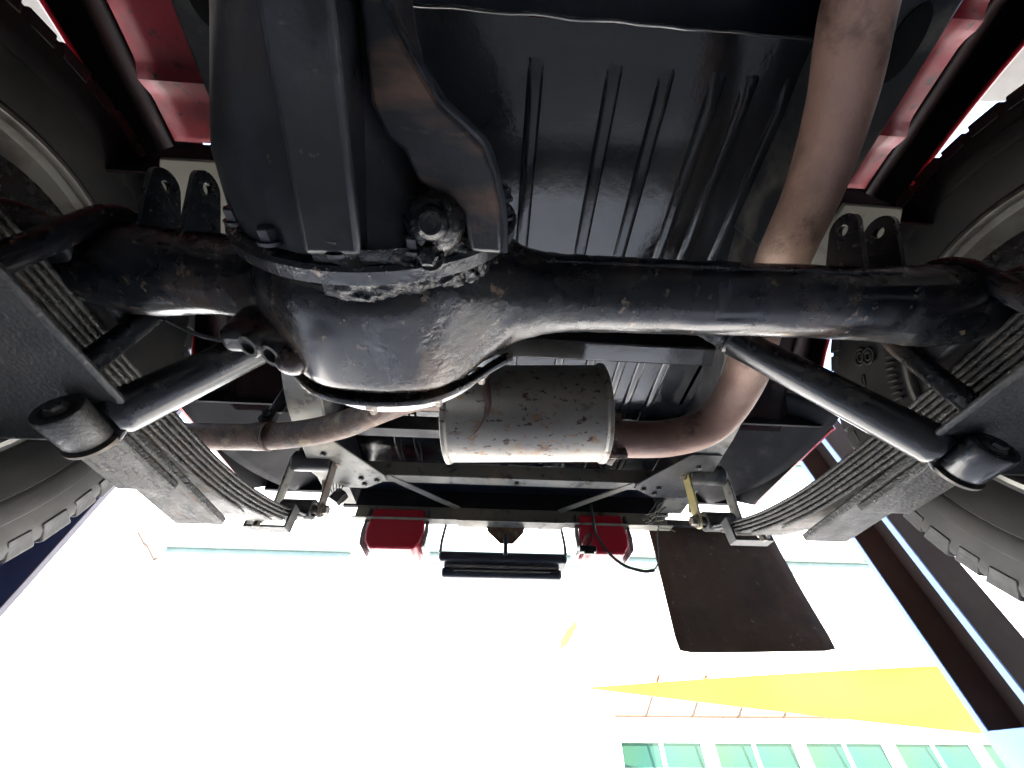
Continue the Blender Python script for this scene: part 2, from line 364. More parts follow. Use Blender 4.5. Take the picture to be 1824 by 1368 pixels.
lift_post(1, 1.487, 1.49, ('liftbrown', 'liftblue', 'liftbrown'), 'brown lift post with light blue edges and a steel cable, right of the car')
lift_post(-1, -1.5, 1.13, ('liftnavy', 'liftgrey', 'liftnavy'), 'navy blue lift post with a pale edge, left of the car')

# ------------------------------------------------------------------ THE CAR (camera sits at x = -0.051 in its frame)
TH = R(3.5)
car = empty('car', (.051 * math.cos(TH), .051 * math.sin(TH), CAM_Z), TH)
tag(car, 'red car raised on a lift, seen from below at its oily rear axle', 'car')

def nz(p, s): return noise.noise(Vector(p) * s)

# ---------- body
HB = .605
ARC, ARR = (.2, .38), .50
def arch_pts(n=28, grow=0.):
    out = []
    for k in range(n + 1):
        a = math.pi * k / n; c, q = math.cos(a), math.sin(a); e = 2 / 2.03
        out.append((.13 + (.53 + grow) * math.copysign(abs(c) ** e, c), .595 + (.247 + grow) * abs(q) ** e))
    return out
def side_poly(x):
    pts = [(x, -3.0, .60), (x, -3.0, 1.05), (x, 1.12, 1.05), (x, 1.12, .66), (x, 1.04, .60)]
    return pts + [(x, y, z) for y, z in arch_pts()]
for sx in (-1, 1):
    sp_ = B().prism(side_poly(sx * .785), (sx * .006, 0, 0)).done('side_panel', ('redclean', 'rearblack'), car)
    for f in sp_.data.polygons:
        if f.normal.x * sx < -.5: f.material_index = 1
    # folded lip round the wheel arch
    pts = [(sx * .79, y, z) for y, z in arch_pts(36)]
    B().tube(pts, .005, 8).done('arch_lip', 'redclean', car)
B().box((-.79, -3.0, 1.05), (.79, 1.12, 1.5)).done('upper_body', 'redclean', car, bevel=.06, seg=4)
rp_ = B().box((-.784, 1.105, .64), (.784, 1.118, 1.049)).done('rear_panel', ('redclean', 'rearblack'), car)
for f in rp_.data.polygons:
    if f.normal.y < -.5 or f.normal.z < -.5: f.material_index = 1

# floor pan: black, ribs pressed along the car
fp = B().box((-.40, -.02, .60), (.40, .93, .612)).done('floor_pan', 'floor', car)
b = B()
def lipf(i, j):
    x = -.40 + .80 * i; return Vector((x, -.022 + .002 * nz((x, 0, 0), 22), .598 + j * .085 + .0018 * nz((x, 1, 0), 14) * (1 - j)))
b.grid(lipf, 60, 2).done('front_lip', 'floor', fp, thick=.004)
B().box((-.40, -3.0, .684), (.40, -.026, .70)).done('front_floor', 'navy', car)
for k, x in enumerate((.078, .144, .210, .252, .305, -.02, -.30, -.25)):
    b = B(); prof = [(-.0105, 0), (-.0075, -.0055), (-.0055, -.0068), (.0055, -.0068), (.0075, -.0055), (.0105, 0)]
    y0, y1 = (.012, .90) if x != .305 else (.012, .90)
    rings = []
    for t in [0, .01, .025, .04, .5, .97, .985, 1]:
        s = min(1, t / .04, (1 - t) / .03); y = y0 + (y1 - y0) * t
        rings.append([(x + px, y, .6004 + pz * s) for px, pz in prof])
    b.quadstrip(rings, False).done('rib', 'floor', fp)
# floor cross member above and behind the axle
b = B(); b.prism([(-.34, .405, .60), (-.34, .41, .565), (-.34, .455, .565), (-.34, .46, .60)], (.73, 0, 0)); b.done('cross_member', 'floor', car, bevel=.004)

# red wheel house tops and dark inner rear quarters
for sx in (-1, 1):
    b = B()
    n = 40
    def tub(i, j):
        y = -.42 + 1.10 * i; z = .80
        for yy in ((-.20, -.06, .085) if j0 < .5 else ()): z -= .014 * math.exp(-((y - yy) / .014) ** 2)
        fall = max(0, y - .19) / .45; z -= .17 * fall * fall
        z -= max(0, -.05 - y) * .05
        return Vector((sx * (j0 + (j1 - j0) * j), y, z + .004 * nz((j * 3, y * 9, 1), 1)))
    j0, j1 = .375, .660; i1 = .54
    b.grid(lambda i, j: tub(i * i1, j), 60, 8).done('wheel_house', 'red', car, thick=.004)
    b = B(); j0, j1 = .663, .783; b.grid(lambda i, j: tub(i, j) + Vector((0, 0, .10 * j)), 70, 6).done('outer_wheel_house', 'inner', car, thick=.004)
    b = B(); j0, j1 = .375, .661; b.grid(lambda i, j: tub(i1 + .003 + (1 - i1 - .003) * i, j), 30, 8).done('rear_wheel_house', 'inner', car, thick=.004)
    B().box((min(sx * .385, sx * .63), .172, .60), (max(sx * .385, sx * .63), .176, .78)).done('wheel_house_bulkhead', 'inner', car)
    b = B(); b.box((min(sx * .376, sx * .384), -.42, .60), (max(sx * .376, sx * .384), .60, .80)); b.done('wheel_house_side', 'rearblack', car)
    def quarter(i, j):
        # from rail out to the lip of the side panel, hanging down and curving in at the back
        y = .60 + .50 * i; s = 1 - .12 * i * i
        x = .46 + (.778 * s - .46) * j
        z = .70 - .10 * j ** 2.2 - .02 * math.sin(math.pi * i) + .035 * i * i * j
        return Vector((sx * x, y, z))
    B().prism([(sx * .45, .655, .60), (sx * .783, .655, .60), (sx * .783, .655, .86), (sx * .45, .655, .86)], (0, .006, 0)).done('wheel_house_rear_wall', 'rearblack', car)
    B().grid(quarter, 24, 16).done('inner_quarter', 'rearblack', car, thick=.004)
    def tubwall(i, j):
        y = .42 + .20 * j; return Vector((sx * (.45 + .33 * i), .46 + .16 * j, .80 - .20 * j + .02 * math.sin(3 * i)))
    # beige bump stop plate on the frame
    B().prism([(sx * .385, .128, .505), (sx * .385, .225, .505), (sx * .475, .225, .502), (sx * .475, .150, .502), (sx * .462, .128, .502)], (0, 0, .006)).done('bump_stop_plate', 'beige', car, bevel=.002)
    if sx < 0: B().prism([(sx * .36, .10, .50), (sx * .36, .14, .50), (sx * .395, .14, .50), (sx * .395, .11, .50)], (0, 0, .09)).done('bracket', 'rearblack', car, bevel=.002)

# chassis rails
for sx in (-1, 1):
    ctr = [(-1.2, .345, .545), (.06, .345, .545), (.20, .355, .56), (.40, .40, .56), (.62, .445, .555), (.95, .452, .553)]
    P = catmull([(sx * x, y, z) for y, x, z in ctr], 6); rings = []
    for q in P:
        w, h = .036, .035
        rings.append([q + Vector((-w, 0, -h)), q + Vector((w, 0, -h)), q + Vector((w, 0, h + .03)), q + Vector((-w, 0, h + .03))])
    rl = B().quadstrip(rings).done('chassis_rail', 'rail', car, bevel=.004)
    for (y, x) in ((.10, .345), (-.02, .345)):
        b = B(); b.lathe((sx * x, y, .509), (0, 0, -1), [(0, .016), (.002, .016)], 20); o = b.done('hole_disc', 'hole_disc', rl)  # raised dark disc painted as hole shade, rail is not cut
        for v in o.data.vertices: v.co.y = y + (v.co.y - y) * 1.9
    # light rear section of the rail: bottom flange strip
    b = B(); rings = []
    for q in [v for v in P if v.y > .36]:
        rings.append([q + Vector((sx * -.034, 0, -.0385)), q + Vector((sx * .034, 0, -.0385)), q + Vector((sx * .034, 0, -.036)), q + Vector((sx * -.034, 0, -.036))])
    b.quadstrip(rings).done('flange_strip', 'frame', rl)
    # gusset plate at the rear cross member
    z = .5145
    gp = B().prism([(sx * .405, .672, z), (sx * .478, .672, z), (sx * .49, .80, z), (sx * .46, .862, z), (sx * .372, .862, z), (sx * .312, .822, z), (sx * .318, .80, z)], (0, 0, -.004)).done('gusset_plate', 'frame' if sx < 0 else 'plate', car, bevel=.0015)
    for (x, y) in ((.338, .822), (.375, .815), (.372, .842), (.44, .72), (.46, .78)):
        bolt_at('rivet', (sx * x, y, z - .004), (0, 0, -1), .0055, .005, 'rail', gp)
    # diagonal brace
    a = Vector((sx * .318, .818, .52)); c = Vector((sx * .143, .972, .52)); d = (c - a).normalized(); nrm = Vector((-d.y, d.x, 0)) * .009
    B().prism([a - nrm, a + nrm, c + nrm, c - nrm], (0, 0, .003)).done('brace', 'frame', car)

# rear cross members, bumper bar and valance
def channel(name, y, z, x0, x1, w, h, mat, par=car):
    b = B(); b.box((x0, y, z), (x1, y + w, z + .003)); b.box((x0, y, z + .003), (x1, y + .003, z + h)); b.box((x0, y + w - .003, z + .003), (x1, y + w, z + h))
    return b.done(name, mat, par, bevel=.001)
cm = channel('cross_member', .815, .522, -.42, .42, .032, .04, 'frame')
B().lathe((.012, .831, .5225), (0, 0, -1), [(0, .006), (.002, .006)], 16).done('hole_disc', 'hole_disc', cm)  # dark disc in place of a shaded opening
channel('cross_member', .655, .540, -.42, .42, .03, .04, 'rail')
bb = B()
bb.box((-.425, .955, .480), (.455, .987, .483)); bb.box((-.425, .984, .483), (.455, .987, .53))
bb = bb.done('bumper_bar', 'frame', car, bevel=.001)
for x in (-.30, -.265, -.01, .22, .256):
    B().lathe((x, .971, .481), (0, 0, -1), [(0, .005 if abs(x) > .1 else .007), (.002, .005 if abs(x) > .1 else .007)], 14).done('hole_disc', 'hole_disc', bb)  # dark discs paint the shade of holes along the bar
b = B(); b.box((-.14, .95, .476), (.15, .99, .4785)); b.done('reinforcement_strip', 'frame', bb)
B().box((-.46, .90, .585), (.46, 1.10, .597)).done('rear_floor', 'navy', car)
B().box((-.47, .99, .53), (.47, 1.002, .655)).done('valance', 'rearblack', car)
b = B(); b.tube([(-.20, .90, .575), (.12, .90, .575)], .005, 8); b.done('seam', 'navy', car)
B().lathe((.03, .90, .570), (0, 0, -1), [(0, .003), (.003, .003)], 10).done('rivet', 'chrome', car)

# number plate holder, bracket and lamps
ph = empty('plate_holder', parent=car)
zt = .50
for x, d in ((-.176, 1), (.152, -1)):
    B().tube([(x, 1.02, zt), (x - .006 * d, 1.02, .45), (x - .006 * d, 1.02, .418)], .0045, 8).done('side_rod', 'plateblk', ph)
B().box((-.183, 1.0, .392), (.158, 1.08, .417)).done('upper_tray', 'plateblk', ph, bevel=.008, seg=3)
B().box((-.172, 1.01, .356), (.142, 1.08, .380)).done('lower_tray', 'plateblk', ph, bevel=.008, seg=3)
B().box((-.168, 1.02, .380), (.138, 1.085, .392)).done('lamp_strip', 'chrome', ph, bevel=.002)
b = B(); b.box((-.14, 1.004, .366), (.11, 1.010, .370)); b.done('trim_line', 'chrome', ph)
sb = B().prism([(-.062, .985, .479), (.045, .985, .479), (.040, .985, .462), (.012, .985, .432), (-.022, .985, .432), (-.055, .985, .462)], (0, .004, 0)).done('stud_bracket', 'rust2', car, bevel=.001)
B().cyl((-.008, .978, .452), (-.008, .978, .398), .006, 12).done('stud', 'plateblk', sb)
B().tube([(-.055, .98, .47), (-.06, .978, .455), (-.052, .977, .445)], .0018, 6).done('wire_end', 'wire', sb)
for (x0, x1) in ((-.392, -.212), (.176, .338)):
    lp = empty('tail_lamp', parent=car); w = x1 - x0
    def body(x0, x1, z0, ins):
        ring = []
        for t in (0, 1):
            y = .965 + .10 * t
            ring.append([(x0 + ins, y, .512), (x1 - ins, y, .512), (x1, y, .45), (x1 - .004, y, z0 + .018), (x1 - .02, y, z0), (x0 + .02, y, z0), (x0 + .004, y, z0 + .018), (x0, y, .45)])
        return ring
    B().quadstrip(body(x0 + .014, x1 - .014, .404, .008)).done('lens', 'lens', lp, bevel=.006, seg=3)
    for s_, xx in ((1, x0), (-1, x1)):
        B().prism([(xx + s_ * .008, .968, .512), (xx + s_ * .002, .968, .45), (xx + s_ * .006, .968, .415), (xx + s_ * .013, .968, .408), (xx + s_ * .0125, .968, .512)], (0, .09, 0)).done('clear_edge', 'clear', lp)

# mud flap behind the right wheel
mf = empty('mud_flap', parent=car)
def flap(i, j):
    x = .455 + (.86 - .455) * i; z = .56 - (.56 - .228) * j
    return Vector((x, 1.12 + .022 * math.sin(2.6 * i + 1.5 * j) * j, z))
b = B()
outline = [(0, .0), (1, .0), (1, .965), (.985, .992), (.965, 1.0), (.05, 1.0), (.018, .985), (0, .95)]
b.grid(flap, 12, 10)
ed = b.bm.verts
for v in ed:     # round the two lower corners
    i = (v.co.x - .455) / .405; j = (.56 - v.co.z) / .332
    if j > .99 and (i < .01 or i > .99): v.co.x += .004 if i < .5 else -.004; v.co.z += .004
b.done('rubber_sheet', 'flap', mf, thick=.006, bevel=.002)
B().box((.455, 1.10, .555), (.86, 1.116, .575)).done('clamp_bar', 'rail', mf, bevel=.002)

# ---------- rear axle
ax = empty('rear_axle', parent=car)
DX, ZC = -.158, .343
def smax(a, b, k=.02):
    h = max(k - abs(a - b), 0) / k; return max(a, b) + h * h * k * .25
R0 = .116
def axle_h(x):
    rt = .0375 + .005 * math.exp(-((abs(x) - .40) / .045) ** 2); d = abs(x - DX); wd = .086 if x < DX else .094
    return rt, smax(math.sqrt(max(0, R0 * R0 - d * d)), rt + (R0 - rt) * .97 / (1 + (d / wd) ** 4.2), .012)
rings = []; NX, NS = 150, 56
for i in range(NX + 1):
    x = -.60 + 1.20 * i / NX
    rt, h = axle_h(x); w = min(1, max(0, (h - .0395) / .062)); w = w * w * (3 - 2 * w)
    yc = .189 - .012 * w - .024 * max(0, x + .02) ** 1.1; a = rt + (.0555 - rt) * w; ex = 2 + 2.2 * w
    ring = []
    for k in range(NS):
        t = 2 * math.pi * k / NS; cx, sz = math.cos(t), math.sin(t)
        exr = ex if cx < 0 else 2 + 9 * w; ar = a if cx < 0 else rt + (.0605 - rt) * w
        y = yc + ar * math.copysign(abs(cx) ** (2 / exr), cx); z = ZC + h * math.copysign(abs(sz) ** (2 / exr), sz)
        lump = .0008 * nz((x, y, z), 22) + .0003 * nz((x, y, z), 70)
        wet = math.exp(-((x + .045) / .06) ** 2)
        lump += wet * .0030 * (nz((x, y, z), 55) + .6 * nz((x, y, z), 120))
        dirv = Vector((0, y - yc, z - ZC)).normalized()
        ring.append((x, y + dirv.y * lump, z + dirv.z * lump))
    rings.append(ring)
B().quadstrip(rings).done('axle_housing', 'axle', ax, smooth=50)
# weld seams along the tubes
for (x0, x1) in ((-.02, .34),):
    pts = [(x0 + (x1 - x0) * k / 60, .189 - .024 * max(0, x0 + (x1 - x0) * k / 60 + .02) ** 1.1 - .0375 * math.cos(R(10)) + .001 * nz((k, 2, 0), .9), ZC - .0375 * math.sin(R(10)) + .0015 * nz((k, 0, 0), .7)) for k in range(61)]
    B().tube(pts, [.0022 + .0012 * abs(nz((k, 5, 0), .8)) for k in range(61)], 8).done('weld_seam', 'axle', ax)
# differential carrier: flange ring, cone, nose
prof = [(-.010, .1165), (.000, .1165), (.0015, .1165), (.012, .1165), (.013, .108)]
fl_ = B().lathe((DX, .121, ZC), (0, -1, 0), [(-.006, .1175), (.004, .1185), (.007, .116), (.009, .108)], 64).done('carrier_flange', 'axle', ax)
rings = []
for k in range(25):
    t = k / 24; y = .112 - .27 * t
    def lerp_tab(tab, y):
        for (ya, ra), (yb, rb) in zip(tab[:-1], tab[1:]):
            if y >= yb: return ra + (rb - ra) * (ya - y) / (ya - yb)
        return tab[-1][1]
    rl_ = lerp_tab([(.113, .1115), (.095, .111), (.068, .106), (.03, .088), (.0, .074), (-.03, .060), (-.06, .050), (-.10, .040), (-.2, .038)], y)
    rr_t = lerp_tab([(.113, .100), (.095, .088), (.068, .066), (.03, .052), (.0, .046), (-.06, .042), (-.10, .040), (-.2, .038)], y)
    ring = []
    for q in range(48):
        a = 2 * math.pi * q / 48
        w_ = .5 - .5 * math.cos(a); rr = rr_t + (rl_ - rr_t) * w_
        r2 = rr * (1 + .03 * nz((math.cos(a) * 2, math.sin(a) * 2, t * 4), 1.2))
        ring.append((DX - .012 * t + r2 * math.cos(a) * 1.02, y, ZC - .006 * t + r2 * math.sin(a)))
    rings.append(ring)
dc = B().quadstrip(rings).done('differential_carrier', 'carrier', ax, smooth=50)
B().lathe((DX - .012, -.158, ZC - .006), (0, -1, 0), [(0, .046), (.012, .046), (.013, .03), (.03, .03)], 32).done('pinion_flange', 'carrier', ax)
# bottom rib (flat faced beam) and wide side web
b = B(); rings = []
for t in [0, .25, .5, .75, 1]:
    y = .108 - .24 * t; zb = .226 + .055 * t; w0 = -.177 + .006 * t; w1 = -.141 + .007 * t
    rings.append([(w0, y, zb), (w1, y, zb + .002), (w1, y, zb + .06), (w0, y, zb + .06)])
b.quadstrip(rings).done('rib', 'carrier', ax, bevel=.004)
b = B()
pr_ = [(-.126, -.05, .290), (-.122, -.011, .285), (-.107, .010, .275), (-.091, .030, .268), (-.076, .040, .264), (-.065, .049, .262), (-.058, .065, .258), (-.053, .084, .255), (-.051, .110, .250)]
pl = pr_ + [(-.073, .110, .250), (-.078, .086, .256), (-.091, .079, .260), (-.107, .071, .263), (-.115, .055, .266), (-.125, .049, .268), (-.132, .032, .270), (-.133, .003, .280), (-.134, -.05, .290)]
bot = [b.bm.verts.new(q) for q in pl]; top = [b.bm.verts.new((x, y, z + .03)) for x, y, z in pl]
b.bm.faces.new(bot); b.bm.faces.new(list(reversed(top)))
for i in range(len(pl)): j = (i + 1) % len(pl); b.bm.faces.new((bot[j], bot[i], top[i], top[j]))
bmesh.ops.triangulate(b.bm, faces=[f for f in b.bm.faces if len(f.verts) > 4])
b.done('web', 'web', ax, bevel=.003)
B().tube(catmull([(x + .001, y, z + .004) for x, y, z in pr_], 4), .0030, 8).done('web_edge', 'carrier', ax)
# wet oily boss and drain bolts on the carrier
b = B(); b.lathe((-.097, .092, .252), (.05, -.35, -1), [(-.02, .021), (.002, .020), (.008, .0165), (.011, .011), (.018, .0100), (.021, .007)], 24)
o = b.done('boss', 'grease', ax)
bolt_at('bolt', (-.0995, .110, .2415), (0, -.4, -1), .0065, .010, 'grease', ax)
for k in range(14):
    a = 2 * math.pi * (k + .5) / 14
    bolt_at('bolt', (DX + .109 * math.cos(a), .109, ZC + .109 * math.sin(a)), (0, -1, 0), .0055, .010, 'carrier', ax)
# grease clumps running down the flange on the right of the carrier
def grease_patch(a0, a1, r0, r1, y0, y1, amp, sd_):
    def f(i, j):
        a = R(a0 + (a1 - a0) * i); edge = min(1, 6 * min(i, 1 - i)) * min(1, 4 * min(j, 1 - j))
        rad = r0 + (r1 - r0) * j; y = y0 + (y1 - y0) * j
        p_ = Vector((DX + rad * math.cos(a), y, ZC + rad * math.sin(a)))
        h = noise.multi_fractal(p_ * 95 + Vector((sd_, 0, 0)), 1.0, 2.1, 4) if hasattr(noise, 'multi_fractal') else 0
        h = amp * (max(0, min(2.2, h)) * edge - .42)
        return p_ + Vector((math.cos(a) * h * 1.3, -.25 * h, math.sin(a) * h * 1.3))
    return f
b = B(); b.grid(grease_patch(-98, -28, .1145, .1125, .104, .150, .0024, 0), 150, 34)
o = b.done('grease', 'grease', ax, smooth=60); o['kind'] = 'stuff'
b = B(); b.grid(grease_patch(-60, -6, .108, .114, .128, .176, .0018, 7), 120, 34)
o = b.done('grease', 'grease', ax, smooth=60); o['kind'] = 'stuff'
# cover at the back of the housing, with its seam ring and studs
b = B(); rings = []
for k in range(61):
    x = -.268 + .232 * k / 60; hh = axle_h(x)[1]; e = min(1, 5 * min(k, 60 - k) / 60 + .3); y0 = .2362 - .012 * (1 - e)
    rings.append([(x, y0, ZC - hh + .010), (x, y0, ZC - hh - .0022), (x, y0 + .0022, ZC - hh - .0034), (x, y0 + .0045, ZC - hh - .0034), (x, y0 + .006, ZC - hh - .002), (x, y0 + .006, ZC - hh + .010)])
b.quadstrip(rings).done('cover_flange', 'axle', ax)
b = B(); b.lathe((DX, .2405, ZC), (0, 1, 0), [(0, .106), (.014, .1065), (.028, .102), (.044, .082), (.052, .05), (.055, .02)], 56); b.done('cover', 'cover', ax, smooth=60)
for k in range(5):
    a = R((-128, -92, -62, -36, -150)[k])
    b = B(); c0 = Vector((DX + .113 * math.cos(a), .2415, ZC + .113 * math.sin(a)))
    b.lathe(c0, (0, 1, 0), [(0, .007), (.006, .007), (.010, .004), (.016, .0035)], 6); b.done('stud', 'steel', ax, smooth=25)
# vent / line fittings at lower left: two short hollow stubs
for (x, y, z) in ((-.258, .200, .246), (-.241, .206, .243)):
    dirv = Vector((-.35, -.15, -1)).normalized(); p0 = Vector((x, y, z))
    B().lathe(p0, dirv, [(-.035, .0105), (.000, .0105), (.001, .0098), (.001, .0065), (-.010, .006), (-.011, .0)], 24).done('pipe_stub', 'plate', ax)
b = B(); bmesh.ops.create_icosphere(b.bm, subdivisions=3, radius=.013, matrix=Matrix.Translation((-.226, .213, .246)) @ Matrix.Diagonal((1.1, 1, 1, 1))); b.done('boss', 'axle', ax)
b = B(); b.box((-.285, .19, .25), (-.222, .212, .30)); b.done('bracket', 'axle', ax, bevel=.006)
# tabs with holes on the tubes
def tab(x, par):
    b = B(); cz, cy, r = .402, .128, .017
    out = [(.215, .355), (.150, .350)]
    base = [Vector((x, .200, .365)), Vector((x, .150, .345))]
    arc = [Vector((x, cy + r * math.cos(R(a)), cz + r * math.sin(R(a)))) for a in range(225, 44, -15)]
    outer = base + arc
    hole_disc = [Vector((x, cy + .006 * math.cos(2 * math.pi * k / 15), cz + .006 * math.sin(2 * math.pi * k / 15))) for k in range(15)]
    for s in (0, 1):
        off = Vector((.005 * s, 0, 0)); vo = [b.bm.verts.new(q + off) for q in outer]; vh = [b.bm.verts.new(q + off) for q in hole_disc]
        e = [b.bm.edges.new((vo[i], vo[(i + 1) % len(vo)])) for i in range(len(vo))] + [b.bm.edges.new((vh[i], vh[(i + 1) % 15])) for i in range(15)]
        bmesh.ops.triangle_fill(b.bm, use_beauty=True, edges=e)
        if s == 0: v0, h0 = vo, vh
    for A_, B_ in ((v0, vo), (h0, vh)):
        n = len(A_)
        for i in range(n): b.bm.faces.new((A_[i], A_[(i + 1) % n], B_[(i + 1) % n], B_[i]))
    return b.done('tab', 'axle', par, smooth=30)
for x in (.312, .352, -.352, -.392): tab(x, ax)
# thin brake line along the left tube
B().tube(catmull([(-.24, .226, .33), (-.30, .25, .318), (-.36, .252, .322), (-.41, .245, .34)], 8), .0022, 8).done('brake_line', 'shaft', ax)
# thicker spring pads at both ends
for sx in (-1, 1):
    b = B(); b.prism([(sx * .425, .135, .309), (sx * .425, .243, .309), (sx * .425, .243, .330), (sx * .425, .215, .385), (sx * .425, .16, .385), (sx * .425, .135, .330)], (sx * .10, 0, 0)); b.done('spring_pad', 'plate', ax, bevel=.004)

# ---------- leaf springs, hung under the axle
XI, WL = .441, .068
def z_top(y): 
    d = y - .19
    return .306 + .17 * max(0, abs(d) - .06) ** 2 + (.36 * max(0, d - .25) ** 2 if d > 0 else 0)
def leaf_strip(b, x0, x1, ya, yb, off, t, n=26, taper=True):
    rings = []
    for k in range(n + 1):
        y = ya + (yb - ya) * k / n; z = z_top(y) - off
        e = min(k, n - k); w = 0 if e > 0 or not taper else .004
        wob = .0006 * nz((y * 30, off * 400, x0), 1)
        rings.append([(x0 + w, y, z + wob), (x1 - w, y, z + wob), (x1 - w, y, z - t + wob), (x0 + w, y, z - t + wob)])
    b.quadstrip(rings)
def flat_leaf(b, x0, x1, ya, yb, zt, t, sl):
    rings = []
    for k in range(13):
        y = ya + (yb - ya) * k / 12; z = zt + sl * max(0, abs(y - .19) - .08)
        rings.append([(x0, y, z), (x1, y, z), (x1, y, z - t), (x0, y, z - t)])
    b.quadstrip(rings)
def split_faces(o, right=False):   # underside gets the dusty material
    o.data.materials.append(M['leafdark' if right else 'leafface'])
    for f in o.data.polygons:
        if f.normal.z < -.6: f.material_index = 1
for sx in (-1, 1):
    sp = empty('leaf_spring', parent=car)
    xa, xb = sorted((sx * XI, sx * (XI + WL)))
    ends = [(.772, -.50), (.768, -.46), (.745, -.43), (.715, -.40), (.66, -.36), (.58, -.30)]
    off = 0
    for k, (ye, yf) in enumerate(ends):
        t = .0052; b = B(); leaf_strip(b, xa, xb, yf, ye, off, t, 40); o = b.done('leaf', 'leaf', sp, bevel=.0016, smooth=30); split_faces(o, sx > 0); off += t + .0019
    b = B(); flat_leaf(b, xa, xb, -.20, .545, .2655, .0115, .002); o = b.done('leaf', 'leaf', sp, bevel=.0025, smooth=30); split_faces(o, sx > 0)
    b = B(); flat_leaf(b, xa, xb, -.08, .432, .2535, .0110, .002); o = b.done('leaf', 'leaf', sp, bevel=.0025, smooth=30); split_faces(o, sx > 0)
    # rear eye
    ez = z_top(.772) + .016; xm = (xa + xb) / 2
    b = B(); b.lathe((xa, .786, ez), (1, 0, 0), [(0, .022), (WL, .022), (WL, .013), (0, .013)], 28, closed=True); b.done('eye', 'plate', sp, bevel=.001)
    B().cyl((xa - .022, .786, ez), (xb + .022, .786, ez), .0085, 14).done('shackle_pin', 'steel', sp)
    # clip round the pack
    zc = z_top(.70); b = B(); tk = .0300
    for (x0, x1) in ((xa - .005, xa - .001), (xb + .001, xb + .005)): b.box((x0, .695, zc - tk - .006), (x1, .722, zc + .008))
    b.box((xa - .005, .695, zc - tk - .010), (xb + .005, .722, zc - tk - .006)); b.done('clip', 'plate', sp, bevel=.001)
    bolt_at('bolt', (xm, .672, z_top(.672) - tk - .0), (0, 0, -1), .006, .012, 'steel', sp)
    # U-bolts and spring plate
    for xx in (sx * (XI - .022), sx * (XI + WL + .014)):
        yc_, r_ = .189, .0475
        pts = [(xx, yc_ + r_, .236), (xx, yc_ + r_, .34)] + [(xx, yc_ + r_ * math.cos(R(a)), .347 + r_ * math.sin(R(a))) for a in range(10, 171, 16)] + [(xx, yc_ - r_, .34), (xx, yc_ - r_, .236)]
        B().tube(pts, .0105, 14).done('u_bolt', 'axle', sp)
        if abs(xx) > .48:
            for y in (yc_ - r_, yc_ + r_):
                bolt_at('nut', (xx, y, .2335), (0, 0, -1), .012, .012, 'plate', sp); B().cyl((xx, y, .236), (xx, y, .205), .0085, 12).done('stud', 'plate', sp)
    x0, x1 = sorted((sx * (XI - .050), sx * (XI + WL + .035)))
    b = B(); rings = []
    for y, z, in ((.085, .246), (.105, .2415), (.26, .2415), (.285, .236), (.300, .222)):
        ins = .012 if y in (.085, .300) else 0
        rings.append([(x0 + ins, y, z), (x1 - ins, y, z), (x1 - ins, y, z - .007), (x0 + ins, y, z - .007)])
    b.quadstrip(rings).done('spring_plate', 'plate', sp, bevel=.003)
    # shackle plates (inner yellow on the right, dull elsewhere) and hanger tube
    p0 = Vector((0, .786, ez)); p1 = Vector((0, .762, .518))
    for xx, mt in ((sx * (XI - .016), 'zinc' if sx > 0 else 'shackle'), (sx * (XI + WL + .012), 'frame')):
        d = (p1 - p0).normalized(); nn = Vector((0, -d.z, d.y)); poly = []
        for a in range(-90, 91, 20): poly.append(p0 - d * .017 * math.cos(R(a)) * 1 + nn * .017 * math.sin(R(a)))
        for a in range(90, -91, -20): poly.append(p1 + d * .015 * math.cos(R(a)) + nn * .015 * math.sin(R(a)))
        b = B(); b.prism([q + Vector((xx, 0, 0)) for q in poly], (sx * .005, 0, 0))
        o = b.done('shackle_plate', mt, sp, bevel=.001)
    bolt_at('nut', (sx * (XI - .016), .786, ez), (-sx, 0, 0), .010, .014, 'steel', sp)
    bolt_at('nut', (sx * (XI - .016), .762, .518), (-sx, 0, 0), .009, .014, 'steel', sp)
    ht = B().cyl((sx * (XI - .010), .762, .518), (sx * (XI + WL + .010), .762, .518), .024, 24).done('hanger_tube', 'rail', car, bevel=.002)
    B().prism([(sx * (XI - .01), .735, .53), (sx * (XI + WL), .735, .53), (sx * (XI + WL), .79, .53), (sx * (XI - .01), .79, .53)], (0, 0, .05)).done('hanger_bracket', 'rail', ht, bevel=.002)
    # beige hanger strut behind the shackle
    B().prism([(sx * .462, .80, .56), (sx * .485, .80, .56), (sx * .468, .86, .47), (sx * .458, .86, .47)], (0, .004, 0)).done('hanger_strut', 'beige', ht)

